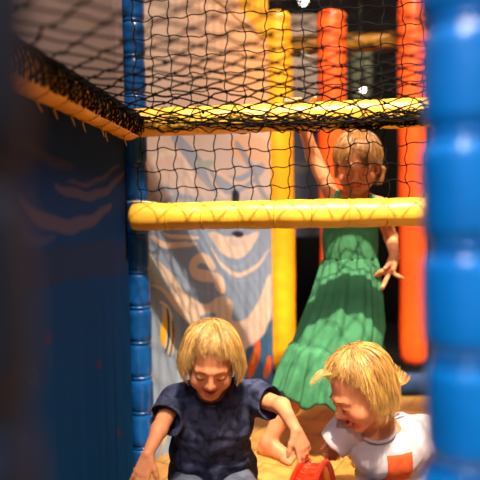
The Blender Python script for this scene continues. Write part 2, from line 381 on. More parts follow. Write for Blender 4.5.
def overhead_net():
    """diamond net lying level between the rails, sagging; wrapped over the side rail and bunched along the front rail"""
    g = Geo(); rr = np.random.default_rng(9); c = .062; W, Lg = 1.46, 1.35
    def pt(s, t):
        sag = -.045 * math.exp(-((t - .16) / .22) ** 2) * math.sin(PI * min(max(s / W, 0), 1)) ** .6 - .012 * math.sin(PI * min(t / Lg, 1))
        return P0 + R * s - D * t + UP * (ZU + .004 + sag)
    n = int((W + Lg) / (c * 1.414)) + 1
    for sgn in (1, -1):
        for k in range(-int(Lg / (c * 1.414)) - 1, n + 1):
            pts = []
            for j in range(200):
                t = .045 + j * .025
                s = k * c * 1.414 + sgn * t if sgn > 0 else k * c * 1.414 + W * 0 + Lg - t
                if t > Lg or s < .03 or s > W: continue
                q = pt(s, t); pts.append(q + rr.normal(size=3) * .0022)
            if len(pts) > 3: g.tube(pts, .0023, 5)
    for k in range(-int(Lg / (c * 1.414)) - 1, n + 1):
        for m_ in range(-int(Lg / (c * 1.414)) - 1, n + 1):
            t = (Lg + (m_ - k) * c * 1.414) / 2; s = k * c * 1.414 + t
            if .045 < t < Lg and .03 < s < W: g.ball(pt(s, t), .0048, 6)
    # loose net bunched along the front rail: many slack strands looping over its front
    for k in range(30):
        s0 = rr.uniform(-.01, .9); L = rr.uniform(.25, .6); zc = rr.uniform(-.034, .010); pts = []
        ph, ph2 = rr.uniform(0, 6, 2)
        for j in range(40):
            u = j / 39; s = min(s0 + L * u, W); sg = -.016 * math.exp(-((s - .66) / .24) ** 2)
            z = zc + sg + .007 * math.sin(18 * u + ph) + .004 * math.sin(47 * u + ph2)
            out = math.sqrt(max(.0515 ** 2 - min(abs(z), .05) ** 2, .00005))
            pts.append(P0 + R * s - D * (out + .004 * abs(math.sin(9 * u + ph2))) + UP * (ZU + z))
        g.tube(pts, .0021, 5)
    # meshes lashed over the rail: arcs from the bunch over the top of the sleeve
    for k in range(24):
        s = .0 + k * .062 + rr.normal() * .004; sl = rr.choice([-1, 1]) * rr.uniform(.03, .06); pts = []
        for j in range(12):
            a = -.5 + j / 11 * (2.3); rad = .0478
            pts.append(P0 + R * (s + sl * j / 11) - D * rad * math.cos(a) + UP * (ZU + rad * math.sin(a)))
        g.tube(pts, .0016, 5)
    # the same net wrapped over the side rail in tight diamonds
    for k in range(-6, 84):
        for sgn in (1, -1):
            t0 = k * .019 + rr.normal() * .004; pts = []
            for j in range(13):
                a = -.72 + j / 12 * 3.7; rad = .0482 + .002 * (sgn > 0); t = t0 + sgn * (j / 12 - .5) * .15
                if t < .03 or t > 1.58: continue
                pts.append(P0 - R * .004 - D * t + R * rad * math.cos(a) + UP * (ZU - .016 + rad * math.sin(a)) + rr.normal(size=3) * .001)
            if len(pts) > 3: g.tube(pts, .0021, 5)
    for k in range(5):
        ph = rr.uniform(0, 6); pts = [P0 - D * t + R * (.046 + .003 * math.sin(40 * t + ph)) + UP * (ZU - .004 + .012 * k / 5 + .006 * math.sin(55 * t + ph)) for t in np.linspace(.03, 1.55, 120)]
        g.tube(pts, .0024, 5)
    return tag(g.build('overhead_net', M['black_cord']), 'black diamond-mesh net sagging overhead from the rails in soft focus', 'net')
overhead_net()

# ------------------------------------------------------------------ printed panels
def inside(px, py, poly):
    poly = np.asarray(poly); r = np.zeros(px.shape, bool); j = len(poly) - 1
    for i in range(len(poly)):
        xi, yi = poly[i]; xj, yj = poly[j]
        c = ((yi > py) != (yj > py)) & (px < (xj - xi) * (py - yi) / (yj - yi + 1e-12) + xi); r ^= c; j = i
    return r
def dist_line(px, py, pts):
    d = np.full(px.shape, 9.); tt = np.zeros(px.shape); n = len(pts) - 1
    for i in range(n):
        ax, ay = pts[i]; bx, by = pts[i + 1]; ux, uy = bx - ax, by - ay
        t = np.clip(((px - ax) * ux + (py - ay) * uy) / (ux * ux + uy * uy + 1e-12), 0, 1)
        e = np.hypot(px - ax - t * ux, py - ay - t * uy); m = e < d; d = np.where(m, e, d); tt = np.where(m, (i + t) / n, tt)
    return d, tt
def smooth_poly(poly, it=2):
    p = np.asarray(poly, float)
    for _ in range(it):
        q = np.roll(p, -1, 0); p = np.stack([.75 * p + .25 * q, .25 * p + .75 * q], 1).reshape(-1, 2)
    return p
def smooth_line(pts, it=3):
    p = np.asarray(pts, float)
    for _ in range(it):
        q = np.stack([.75 * p[:-1] + .25 * p[1:], .25 * p[:-1] + .75 * p[1:]], 1).reshape(-1, 2); p = np.concatenate([p[:1], q, p[-1:]])
    return p
class Art:
    def __init__(s, A, B, z0, z1, du, dz, base):
        s.A = np.array([*A, 0.]); s.B = np.array([*B, 0.]); s.L = np.linalg.norm(s.B - s.A)
        s.u = np.arange(0, s.L + du / 2, du); s.z = np.arange(z0, z1 + dz / 2, dz); s.U, s.Z = np.meshgrid(s.u, s.z, indexing='ij')
        s.C = np.ones(s.U.shape + (3,)) * np.asarray(base)
        # hand-printed wobble of the outlines
        s.x = s.U + .003 * np.sin(s.Z * 41 + s.U * 23); s.y = s.Z + .003 * np.sin(s.U * 37 - s.Z * 19)
    def mix(s, m, c, a=1.): m = (m * a)[..., None]; s.C = s.C * (1 - m) + np.asarray(c) * m
    def poly(s, pts, c, a=1., it=2): s.mix(inside(s.x, s.y, smooth_poly(pts, it)).astype(float), c, a)
    def stroke(s, pts, w, c, a=1., taper=0., soft=.0015, w2=None):
        d, t = dist_line(s.x, s.y, smooth_line(pts)); ww = w / 2 * (1 - taper * np.abs(2 * t - 1) ** 2)
        s.mix(np.clip((ww - d) / soft + .5, 0, 1), c, a)
    def build(s, name, m, pleat, seed, n):
        rr = np.random.default_rng(seed); d = np.zeros(s.u.shape)
        for k in range(7): d += np.sin(s.u * rr.uniform(50, 150) + rr.uniform(0, 6)) * pleat / 2.6
        dir_ = (s.B - s.A) / s.L
        V = s.A + s.U[..., None] * dir_ + s.Z[..., None] * UP + (d[:, None] * (.5 + .5 * np.cos(s.Z * 3)))[..., None] * np.asarray(n)
        g = Geo(); g.grid(V, s.C); return g.build(name, m)

M['mural'] = mat('printed_mesh_pale', (1, 1, 1), .75, attr='tint', bump=.15, bscale=14, bdist=.003, stretch=(2, 2, .3), spec=.2)
M['panel'] = mat('printed_mesh_dark', (1, 1, 1), .8, attr='tint', bump=.3, bscale=900, bdist=.0006, spec=.02)
BEIGE = (.60, .47, .40); STEEL = (.20, .27, .41); PALE = (.25, .33, .47); DEEP = (.035, .11, .24); MAUVE = (.46, .40, .44); ORG = (.62, .10, .015)
art = Art((-.330, 1.995), (.146, 2.63), .0, 2.2, .0032, .0036, STEEL)
# upper part: beige turning to orange
zb = 1.03
k = np.clip((art.y - .88) / .10, 0, 1); k = k * k * (3 - 2 * k)
warm = np.clip((art.x - .10) / .62, 0, 1)[..., None]; up = np.clip((art.y - 1.18) / .25, 0, 1)[..., None]
C_up = (np.array(BEIGE) * (1 - warm) + np.array((.74, .36, .15)) * warm) * up + (1 - up) * (np.array(MAUVE) * .55 + .45 * np.array(BEIGE))
art.C = art.C * (1 - k[..., None]) + C_up * k[..., None]
art.poly([(0.466, 1.823), (0.767, 1.646), (0.864, 1.655), (0.872, 1.952)], (.75, .36, .03))
art.stroke([(0.398, 1.743), (0.551, 1.704), (0.768, 1.659)], .012, (.25, .12, .04))
# swirls of the upper sea
art.poly([(0.476, 1.203), (0.779, 1.236), (0.786, 1.051), (0.684, 1.123), (0.574, 1.096), (0.494, 1.133)], (.62, .36, .22), .8)
art.stroke([(0.16, 1.158), (0.263, 1.091), (0.357, 1.005), (0.49, 0.987), (0.637, 1.03), (0.728, 1.087)], .075, STEEL, .8, .5)
art.stroke([(0.271, 1.075), (0.332, 1.067), (0.378, 1.082)], .03, (.30, .36, .36), 1, .6)
art.stroke([(0.535, 1.173), (0.628, 1.106), (0.703, 0.994), (0.771, 0.93)], .035, (.24, .26, .33), .9, .3)
art.stroke([(0.405, 1.061), (0.471, 1.016), (0.551, 1.001), (0.659, 1.038)], .022, BEIGE, .9, .7)
art.stroke([(0.341, 1.051), (0.402, 0.972), (0.468, 0.938)], .02, BEIGE, .7, .6)
art.stroke([(0.001, 1.02), (0.067, 1.086), (0.143, 1.109), (0.205, 1.087), (0.261, 1.001)], .022, (.62, .52, .48), .8, .5)
art.stroke([(0.005, 0.939), (0.063, 0.972), (0.154, 0.964), (0.233, 0.922)], .02, PALE, .8, .5)
art.stroke([(0.061, 0.888), (0.138, 0.942), (0.234, 0.945), (0.318, 0.901)], .02, STEEL, .7, .5)
art.poly([(0.506, 0.987), (0.56, 0.974), (0.553, 0.925), (0.492, 0.926)], (.02, .025, .05))
# lower sea
art.poly([(-0.004, 0.724), (0.048, 0.718), (0.12, 0.64), (0.156, 0.539), (0.182, 0.325), (0.169, -0.096), (-0.028, -0.024)], PALE)
art.poly([(0.014, 0.758), (0.058, 0.709), (0.128, 0.64), (0.188, 0.524), (0.126, 0.564), (0.053, 0.631), (0.007, 0.651)], (.34, .40, .40), .8)
art.stroke([(0.029, 0.796), (0.079, 0.769), (0.163, 0.757), (0.271, 0.765)], .022, BEIGE, 1, .8)
art.stroke([(0.088, 0.807), (0.164, 0.787), (0.289, 0.787)], .016, BEIGE, 1, .8)
art.stroke([(0.106, 0.663), (0.223, 0.586), (0.344, 0.561)], .010, PALE, .6, .8)
art.stroke([(0.131, 0.715), (0.191, 0.623), (0.309, 0.583)], .008, PALE, .6, .8)
art.stroke([(0.324, 0.784), (0.389, 0.71), (0.459, 0.621), (0.559, 0.581), (0.715, 0.599)], .010, PALE, .5, .8)
art.poly([(0.33, 0.804), (0.377, 0.758), (0.433, 0.71), (0.511, 0.681), (0.595, 0.701), (0.662, 0.746), (0.702, 0.797), (0.652, 0.798), (0.608, 0.784), (0.464, 0.779), (0.388, 0.803)], BEIGE, .9)
art.poly([(0.463, 0.767), (0.512, 0.728), (0.596, 0.749), (0.565, 0.768)], MAUVE, .9)
art.poly([(0.48, 0.802), (0.591, 0.8), (0.565, 0.77), (0.507, 0.777)], (.02, .02, .04))
art.stroke([(0.358, 0.741), (0.431, 0.654), (0.509, 0.617), (0.607, 0.618), (0.693, 0.653), (0.77, 0.715)], .020, BEIGE, .95, .8)
art.stroke([(0.389, 0.722), (0.46, 0.664), (0.54, 0.645), (0.672, 0.707)], .010, PALE, .8, .8)
art.poly([(-0.002, 0.629), (0.052, 0.617), (0.11, 0.561), (0.187, 0.474), (0.269, 0.416), (0.374, 0.35), (0.45, 0.315), (0.54, 0.288), (0.649, 0.297), (0.719, 0.336), (0.778, 0.397), (0.786, 0.606), (0.757, 0.588), (0.7, 0.505), (0.642, 0.452), (0.58, 0.42), (0.513, 0.413), (0.477, 0.432), (0.486, 0.469), (0.496, 0.507), (0.46, 0.533), (0.395, 0.541), (0.335, 0.518), (0.265, 0.534), (0.206, 0.57), (0.144, 0.632), (0.091, 0.686), (0.048, 0.717), (0.071, 0.666), (0.127, 0.602), (0.141, 0.562), (0.053, 0.631)], BEIGE, 1, 1)
art.poly([(0.274, 0.487), (0.378, 0.479), (0.385, 0.447), (0.351, 0.426), (0.296, 0.449)], STEEL)
art.poly([(0.544, 0.401), (0.585, 0.379), (0.63, 0.4), (0.606, 0.339), (0.531, 0.327)], MAUVE, .5)
art.stroke([(0.365, 0.665), (0.326, 0.697), (0.271, 0.706), (0.242, 0.679), (0.262, 0.641), (0.31, 0.63), (0.364, 0.63), (0.412, 0.604), (0.43, 0.561)], .046, BEIGE, 1, .35)
art.stroke([(0.385, 0.59), (0.409, 0.56), (0.434, 0.554)], .022, (.70, .42, .33), 1, .4)
art.poly([(0.543, 0.286), (0.651, 0.295), (0.721, 0.334), (0.785, 0.403), (0.829, 0.383), (0.807, -0.387), (0.434, -0.243), (0.489, 0.273)], DEEP)
art.stroke([(0.672, 0.308), (0.664, 0.26), (0.627, 0.215), (0.603, 0.161)], .060, ORG, 1, .75)
art.stroke([(0.655, 0.275), (0.622, 0.216)], .012, (.75, .42, .08), 1, .6)
art.stroke([(0.765, 0.215), (0.745, 0.176), (0.725, 0.13)], .050, ORG, 1, .75)
# striped fish near the post
art.poly([(0.065, 0.557), (0.102, 0.539), (0.126, 0.483), (0.147, 0.431), (0.136, 0.378), (0.11, 0.346), (0.081, 0.389), (0.061, 0.416), (0.078, 0.485)], (.60, .52, .42), 1, 1)
art.poly([(0.082, 0.519), (0.096, 0.482), (0.094, 0.434), (0.078, 0.393), (0.058, 0.42), (0.071, 0.475)], (.80, .42, .02), 1, 1)
art.stroke([(0.065, 0.557), (0.103, 0.537), (0.118, 0.501)], .009, (.75, .7, .62))
art.stroke([(0.097, 0.53), (0.11, 0.453), (0.102, 0.406), (0.083, 0.375)], .012, (.02, .02, .03), 1, .4)
art.stroke([(0.123, 0.484), (0.134, 0.433), (0.12, 0.392), (0.104, 0.352)], .010, (.03, .03, .04), 1, .5)
art.stroke([(0.138, 0.452), (0.143, 0.42), (0.129, 0.371)], .007, (.30, .20, .14), 1, .5)
art.poly([(-0.004, 0.304), (0.013, 0.294), (0.03, 0.294), (0.013, 0.282)], (.75, .38, .02), 1, 0)
art.stroke([(0.083, 0.089), (0.061, 0.037), (0.048, -0.001)], .010, (.62, .42, .10), .8, .2)
mural = art.build('printed_panel', M['mural'], .0018, 4, (.8, -.6, 0))
tag(mural, 'pale sea mural on hanging mesh, blue and beige waves, striped fish near the post', 'mural panel')

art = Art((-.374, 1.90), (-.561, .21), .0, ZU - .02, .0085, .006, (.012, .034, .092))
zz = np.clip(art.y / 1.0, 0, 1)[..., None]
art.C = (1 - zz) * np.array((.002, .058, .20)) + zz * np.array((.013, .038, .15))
WAVE = (.16, .10, .10)
art.poly([(0.013, 0.668), (0.269, 0.699), (0.511, 0.708), (0.692, 0.702), (0.812, 0.728), (0.807, 0.81), (0.535, 0.786), (0.002, 0.807)], (.030, .036, .078), .55, 1)
art.stroke([(0.721, 0.903), (0.672, 0.874), (0.603, 0.853), (0.499, 0.84), (0.355, 0.85), (0.252, 0.872), (0.156, 0.906)], .038, WAVE, .42, .75, .008)
art.stroke([(0.551, 0.939), (0.466, 0.926), (0.328, 0.922), (0.185, 0.943), (0.021, 1.013)], .026, WAVE, .42, .6, .006)
art.stroke([(0.474, 0.953), (0.368, 0.952), (0.257, 0.97), (0.062, 1.038)], .013, WAVE, .38, .7, .005)
art.stroke([(0.713, 1.023), (0.65, 1.007), (0.563, 0.996), (0.444, 0.989)], .028, WAVE, .2, .8, .012)
art.stroke([(0.738, 0.824), (0.662, 0.814), (0.559, 0.815)], .022, WAVE, .2, .8, .010)
art.stroke([(0.777, 0.935), (0.736, 0.866), (0.701, 0.823)], .03, WAVE, .12, .8, .014)
art.stroke([(0.689, 0.544), (0.671, 0.527), (0.672, 0.509), (0.691, 0.506), (0.704, 0.518), (0.7, 0.537), (0.689, 0.543)], .006, (.10, .12, .18), .5, 0, .004)
for q in ([(0.623, 0.589), (0.603, 0.582)], [(0.307, 0.456), (0.288, 0.444)], [(0.152, 0.205), (0.129, 0.19)]): art.stroke(q, .02, (.10, .02, .03), .5, 0, .012)
art.stroke([(-0.01, 1.17), (0.002, 0.947), (0.012, 0.734)], .03, (.004, .005, .008), .9, 0, .01)
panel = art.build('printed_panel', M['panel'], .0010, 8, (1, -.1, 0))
tag(panel, 'dark blue printed mesh panel with faint brown waves under the amber rail', 'mural panel')

art = Art((-.374, 1.90), (-.561, .21), ZU + .02, 2.25, .012, .012, (.23, .19, .20))
art.stroke([(.35, 1.62), (.62, 1.50), (.85, 1.56), (1.0, 1.75)], .03, (.36, .30, .30), .8, .5, .01)
art.poly([(.45, 1.7), (.65, 1.56), (.85, 1.62), (.95, 1.8), (.9, 2.2), (.4, 2.2)], (.32, .27, .27), .7)
art.poly([(.0, 1.1), (.07, 1.1), (.09, 2.3), (.0, 2.3)], (.34, .28, .28), .6, 0)
upanel = art.build('printed_panel', M['mural'], .004, 21, (1, -.1, 0))
tag(upanel, 'greyish mauve printed mesh above the amber rail, behind the soft-focus net', 'mural panel')

art = Art((.17, 3.25), (.62, 3.25), .75, 2.0, .01, .01, (.07, .085, .13))
art.stroke([(.02, 1.0), (.1, 1.2), (.2, 1.1), (.3, 1.3), (.42, 1.2)], .05, (.16, .14, .14), .8, .5, .02)
art.poly([(.0, 1.45), (.5, 1.5), (.5, 2.1), (.0, 2.1)], (.30, .235, .20), .9)
fpanel = art.build('printed_panel', M['mural'], .003, 31, (0, -1, 0))
tag(fpanel, 'dim bluish printed mesh far back between yellow and orange rollers', 'mural panel')

# ------------------------------------------------------------------ hanging rollers, low foam kerb, hall
def roller(label, x, y, r, z0, z1, m, ztop):
    t = empty('hanging_roller', (x, y, z1)); tag(t, label, 'padded roller')
    g = Geo(); H_ = z1 - z0; prof = [(0, r * .45), (.008, r * .72), (.024, r * .90), (.05, r)]
    prof += [(.05 + (H_ - .09) * i / 24, r * (1 + .012 * math.sin(i * 1.3))) for i in range(1, 25)]
    prof += [(H_ - .02, r * .96), (H_ - .006, r * .82), (H_, r * .5)]
    g.lathe(prof, (x, y, z0), (x, y, z1), 32, wob=.022, seed=int(x * 50)); g.build('cushion', M[m], t)
    if ztop > z1 + .01:
        g = Geo(); g.tube([(x, y, z1 - .01), (x, y, (z1 + ztop) / 2), (x, y, ztop)], .012, 8); g.build('strap', M['black_cord'], t)
    return t
roller('yellow padded roller hanging behind the girl beside the pale mural', .191, 2.735, .073, .125, 1.825, 'gold_vinyl', 1.92)
roller('orange padded roller hanging directly behind the raised head of the girl', .457, 2.775, .069, .128, 1.842, 'orange_vinyl', 1.92)
roller('orange padded roller hanging beside the bright blue post', .846, 2.775, .071, .128, 1.90, 'orange_vinyl', 1.92)
g = Geo(); g.box((.62, 2.715, .045), (1.6, .06, .11), 0)
tag(g.build('foam_kerb', M['navy_foam'], smooth=False), 'low navy foam kerb along the back edge of the mat', 'kerb')
g = Geo(); g.lathe([(0, .05), (.02, .068), (.15, .072), (.33, .068), (.35, .05)], (.775, 3.6, 1.60), (.775, 3.6, 1.95), 24, wob=.03)
g.tube([(.775, 3.6, 1.94), (.775, 3.6, 3.5), (.775, 3.6, 5.5)], .006, 6)
tag(g.build('hanging_bag', M['green_grey']), 'grey green canvas bag hanging far back in the dark hall', 'bag')
g = Geo(); g.tube([(.33, 2.95, 1.70), (.40, 2.95, 1.655), (.47, 2.95, 1.59)], .012, 8)
tag(g.build('rope', M['white_cord']), 'short pale rope slanting from the far yellow rail', 'rope')
def hall_lamp(label, x, y, z, r):
    t = empty('hall_lamp', (x, y, z)); tag(t, label, 'lamp', None)
    g = Geo(); g.ball((x, y, z), r, 14); g.build('bulb', M['lamp'], t)
    g = Geo(); g.lathe([(0, r * 1.5), (.04, r * 1.35), (.10, r * .5), (.11, r * .2)], (x, y, z + r * .25), (x, y, z + .2), 20); g.build('lamp_shade', M['dark'], t)
    g = Geo(); g.tube([(x, y, z + .1), (x, y, z + .8), (x, y, 5.5)], .004, 6); g.build('cord', M['black_cord'], t)
M['lamp'] = mat('lamp_glow', (1, 1, 1), .5, emit=((1, .93, .8), 14))
hall_lamp('small white hall lamp glowing far back right of the orange roller', .722, 3.3, 1.588, .016)
hall_lamp('small white hall lamp glowing at the very top above the yellow roller', .585, 5.0, 2.735, .03)

# ------------------------------------------------------------------ people
M['skin'] = mat('skin', (1, 1, 1), .5, attr='tint', var=.10, vscale=30, sss=.12, spec=.35)
M['hair'] = mat('hair', (1, 1, 1), .38, attr='tint', spec=.5)
M['eye_white'] = mat('eye_white', (.75, .70, .66), .25)
M['iris'] = mat('iris', (.03, .06, .10), .2)
M['lash'] = mat('lash', (.035, .014, .007), .9, spec=.05)
M['brow'] = mat('brow', (.26, .115, .04), .9, spec=.1)
M['teeth'] = mat('teeth', (.80, .74, .64), .3)
M['navy_cotton'] = mat('navy_cotton', (.046, .056, .125), .9, color2=(.012, .015, .040), vscale=34, bump=.4, bscale=40, bdist=.004, spec=.2)
M['grey_shorts'] = mat('grey_shorts', (.10, .115, .18), .9, var=.3, vscale=30, bump=.4, bscale=40, bdist=.004)
M['lilac_cotton'] = mat('lilac_cotton', (.46, .41, .48), .9, var=.10, vscale=20, bump=.4, bscale=34, bdist=.005, sheen=.2)
M['orange_pocket'] = mat('orange_pocket', (.56, .075, .010), .85, var=.2, vscale=40, bump=.3, bscale=120)
M['blue_denim'] = mat('blue_denim', (.05, .08, .16), .9, var=.4, vscale=60, bump=.3, bscale=90)
M['green_cotton'] = mat('green_cotton', (.042, .215, .098), .85, var=.16, vscale=18, bump=.35, bscale=70, bdist=.003)
M['red_plastic'] = mat('red_plastic', (.58, .025, .004), .28, var=.12, vscale=14, coat=.3)

SKIN = np.array((.64, .255, .125)); LIP = np.array((.56, .10, .08)); MOUTH = np.array((.14, .015, .012)); BLUSH = np.array((.64, .175, .095))

class Head:
    """head in local axes: face looks along -y, z up, origin between the eyes' height and the ears"""
    def __init__(h, o, Rm, sc=1.): h.o = np.asarray(o, float); h.R = Rm; h.s = sc
    K = .86                                   # a child's short lower face
    def w(h, p):
        p = np.array(p, float); p[2] = p[2] * h.K if p[2] < 0 else p[2]
        return h.o + (p * h.s) @ h.R.T
    def loc(h, P):
        q = ((P - h.o) @ h.R) / h.s; q[:, 2] = np.where(q[:, 2] < 0, q[:, 2] / h.K, q[:, 2]); return q
    def add(h, S, mouth=0., smile=.0, ears=True):
        k = h.s; e = lambda c, r, kk=.012, sub=False: S.ell(h.w(c), np.asarray(r) * k, h.R, kk * k, sub)
        c = lambda a, b, ra, rb, kk=.01, sub=False: S.cone(h.w(a), h.w(b), ra * k, rb * k, kk * k, sub)
        e((0, .014, .036), (.070, .083, .074)); e((0, -.028, -.018), (.058, .052, .066), .02)
        for x in (-1, 1):
            e((x * .034, -.048, -.034), (.025, .024, .026), .015)
            c((x * .050, .0, -.045), (x * .014, -.050, -.078 - mouth * .008), .018, .016, .015)
            c((x * .010, -.073, .018), (x * .038, -.062, .016), .009, .008, .012)
        e((0, -.058, -.080 - mouth * .010), (.020, .016, .015), .012)
        for x in (-1, 1): e((x * .027, -.086, -.001), (.014, .012, .010), .012, True)
        c((0, -.078, .004), (0, -.088, -.022), .0065, .0085, .008); e((0, -.0905, -.026), (.0095, .009, .008), .006)
        for x in (-1, 1): e((x * .0095, -.083, -.029), (.0065, .008, .006), .004)
        for x in (-1, 1): e((x * .0265, -.0665, -.001), (.0145, .0125, .0125), .003)      # lids over the eyeball
        w_ = .019 + .007 * smile; zc = -.047 + .007 * smile; zu = -.0430; zl = -.0535 - mouth * .013
        e((0, -.073, -.046), (.021, .014, .014), .010)
        if mouth: e((0, -.077, (zu + zl) / 2 + .001), (w_ * .98, .020, (zu - zl) * .48), .003, True)
        for zz, ra, rb, yy in ((zu, .0030, .0046, -.0815), (zl, .0030, .0054, -.0785)):
            P = [(t * w_, yy + .0155 * t * t, zc + (zz - zc) * (1 - t * t)) for t in np.linspace(-1, 1, 9)]; r_ = [ra + (rb - ra) * (1 - abs(t)) for t in np.linspace(-1, 1, 9)]
            for i in range(8): c(P[i], P[i + 1], r_[i], r_[i + 1], .003)
        h.lip = (w_, zc, zu, zl)
        if ears:
            for x in (-1, 1):
                e((x * .071, .016, -.008), (.008, .017, .026), .006); e((x * .079, .013, -.004), (.006, .009, .015), .004, True); e((x * .070, .010, -.030), (.006, .008, .008), .004)
        h.mouth = mouth
    def tint(h, V, C):
        q = h.loc(V); x, y, z = q.T; ax = np.abs(x)
        near = (np.abs(x) < .09) & (np.abs(y) < .12) & (z > -.13) & (z < .13) & (y > -.099)
        f = np.exp(-(((ax - .036) / .017) ** 2 + ((z + .034) / .016) ** 2)) * (y < -.02) * near; C[:] = C * (1 - f[:, None] * .6) + BLUSH * f[:, None] * .6
        f = np.exp(-((x / .012) ** 2 + ((z + .024) / .010) ** 2)) * (y < -.08) * near; C[:] = C * (1 - f[:, None] * .35) + BLUSH * f[:, None] * .35
        w_, zc, zu, zl = h.lip; t = np.clip(ax / w_, 0, 1); cu = zc + (zu - zc) * (1 - t * t); cl = zc + (zl - zc) * (1 - t * t)
        front = near & (y < -.060) & (y > -.096) & (ax < w_ * 1.04)
        C[front & (np.abs(z - cu) < .0050)] = LIP; C[front & (np.abs(z - cl) < .0056)] = LIP
        if h.mouth:
            m = near & (y < -.045) & (y > -.0755 + .0155 * t * t) & (ax < w_ * .97) & (z < cu - .0005) & (z > cl - .0005); C[m] = MOUTH
    def face_parts(h, body, look_down=.6, teeth=False):
        """lash line, brows, a strip of eye: children of the body"""
        for x in (-1, 1):
            g = Geo(); gb = Geo(); pts = []
            for j in range(9):
                t = -1 + j / 4; q = np.array([x * .0265 + t * .0118, 0, -.001 - .0060 * look_down * (1 - t * t * .8)]); r = q - np.array([x * .0265, -.0665, -.001])
                yy = 1 - (r[0] / .0149) ** 2 - (r[2] / .0129) ** 2; q[1] = -.0665 - .0129 * math.sqrt(max(yy, .05)); pts.append(h.w(q))
            g.tube(pts, [k * h.s for k in (.0004, .0009, .0012, .0013, .0013, .0013, .0012, .0009, .0004)], 6)
            pts = []
            for j in range(7):
                t = j / 6; pts.append(h.w((x * (.012 + .030 * t), -.0835 + .018 * t ** 1.6, .0205 + .005 * math.sin(PI * (.15 + .7 * t)) - .006 * t)))
            gb.tube(pts, [k * h.s for k in (.0012, .0020, .0022, .0022, .0018, .0014, .0006)], 6)
            g.build('eyelashes', M['lash'], body); gb.build('eyebrow', M['brow'], body)
        if look_down < .5:
            for x in (-1, 1):
                ge = Geo(); ge.ball(h.w((x * .0265, -.0672, -.0035)), np.array([.0128, .0122, .0095]) * h.s, 14); ge.build('eye', M['eye_white'], body)
        if teeth:
            g = Geo(); n = 9; V = np.zeros((n, 3, 3)); w_, zc, zu, zl = h.lip
            for i in range(n):
                t = (-1 + 2 * i / (n - 1)) * .78
                for j in range(3): V[i, j] = h.w((t * w_, -.0755 + .0150 * t * t, zc + (zu - zc) * (1 - t * t) - .0025 - j * .0024 * (1 - .5 * t * t)))
            g.grid(V); g.build('teeth', M['teeth'], body)

def hand(S, wrist, d, n, sc=1., curl=(.3, .35, .4, .5), spread=.16, thumb=(.9, .3), side=1, tips=None):
    """palm from wrist along d, palm faces n; side=+1 puts the thumb on d x n"""
    d = np.asarray(d, float); d /= np.linalg.norm(d); n = np.asarray(n, float); n = n - d * (n @ d); n /= np.linalg.norm(n); x = np.cross(d, n) * side
    wrist = np.asarray(wrist, float); P = .056 * sc
    for i, off in enumerate((.018, .006, -.006, -.018)):
        S.cone(wrist + x * off * .55 * sc + d * .006 * sc, wrist + d * P * (1 - .04 * abs(i - 1.2)) + x * off * sc, .0105 * sc, .0078 * sc, .006 * sc)
    L = (.040, .045, .042, .033); tipsout = []
    for i, off in enumerate((.018, .006, -.006, -.018)):
        a = wrist + d * P * (1 - .05 * abs(i - 1.2)) + x * off * 1.02 * sc; fan = (1.5 - i) * spread
        v = d * math.cos(fan) + x * math.sin(fan); c = curl[i]; pts = [a]; ang = c * .6
        for j, f in enumerate((.45, .31, .24)):
            w_ = v * math.cos(ang) + n * math.sin(ang); pts.append(pts[-1] + w_ * L[i] * f * 1.12 * sc); ang += c
        r = .0066 * sc * (1, 1.03, 1, .88)[i]; S.chain(pts, [r * 1.05, r, r * .93, r * .78], .0035 * sc); tipsout.append(pts[-1])
    a = wrist + d * .014 * sc + x * .014 * sc; v = d * math.cos(thumb[0]) + x * math.sin(thumb[0]) + n * .25; v /= np.linalg.norm(v)
    p1 = a + v * .024 * sc; v2 = v * math.cos(thumb[1]) + d * math.sin(thumb[1]) + n * .15; v2 /= np.linalg.norm(v2); p2 = p1 + v2 * .020 * sc; p3 = p2 + v2 * .016 * sc
    S.chain([a, p1, p2, p3], [.011 * sc, .0085 * sc, .0075 * sc, .006 * sc], .006 * sc)
    return tipsout

def body_mesh(S, name, head, parent):
    V, Q = S.mesh(); C = np.tile(SKIN, (len(V), 1)); head.tint(V, C)
    return link(name, np_mesh(name, V, Q, C), M['skin'], parent)

def cloth_mesh(S, name, m, parent, sm=3):
    V, Q = S.mesh(); o = link(name, np_mesh(name, V, Q), m, parent)
    return o

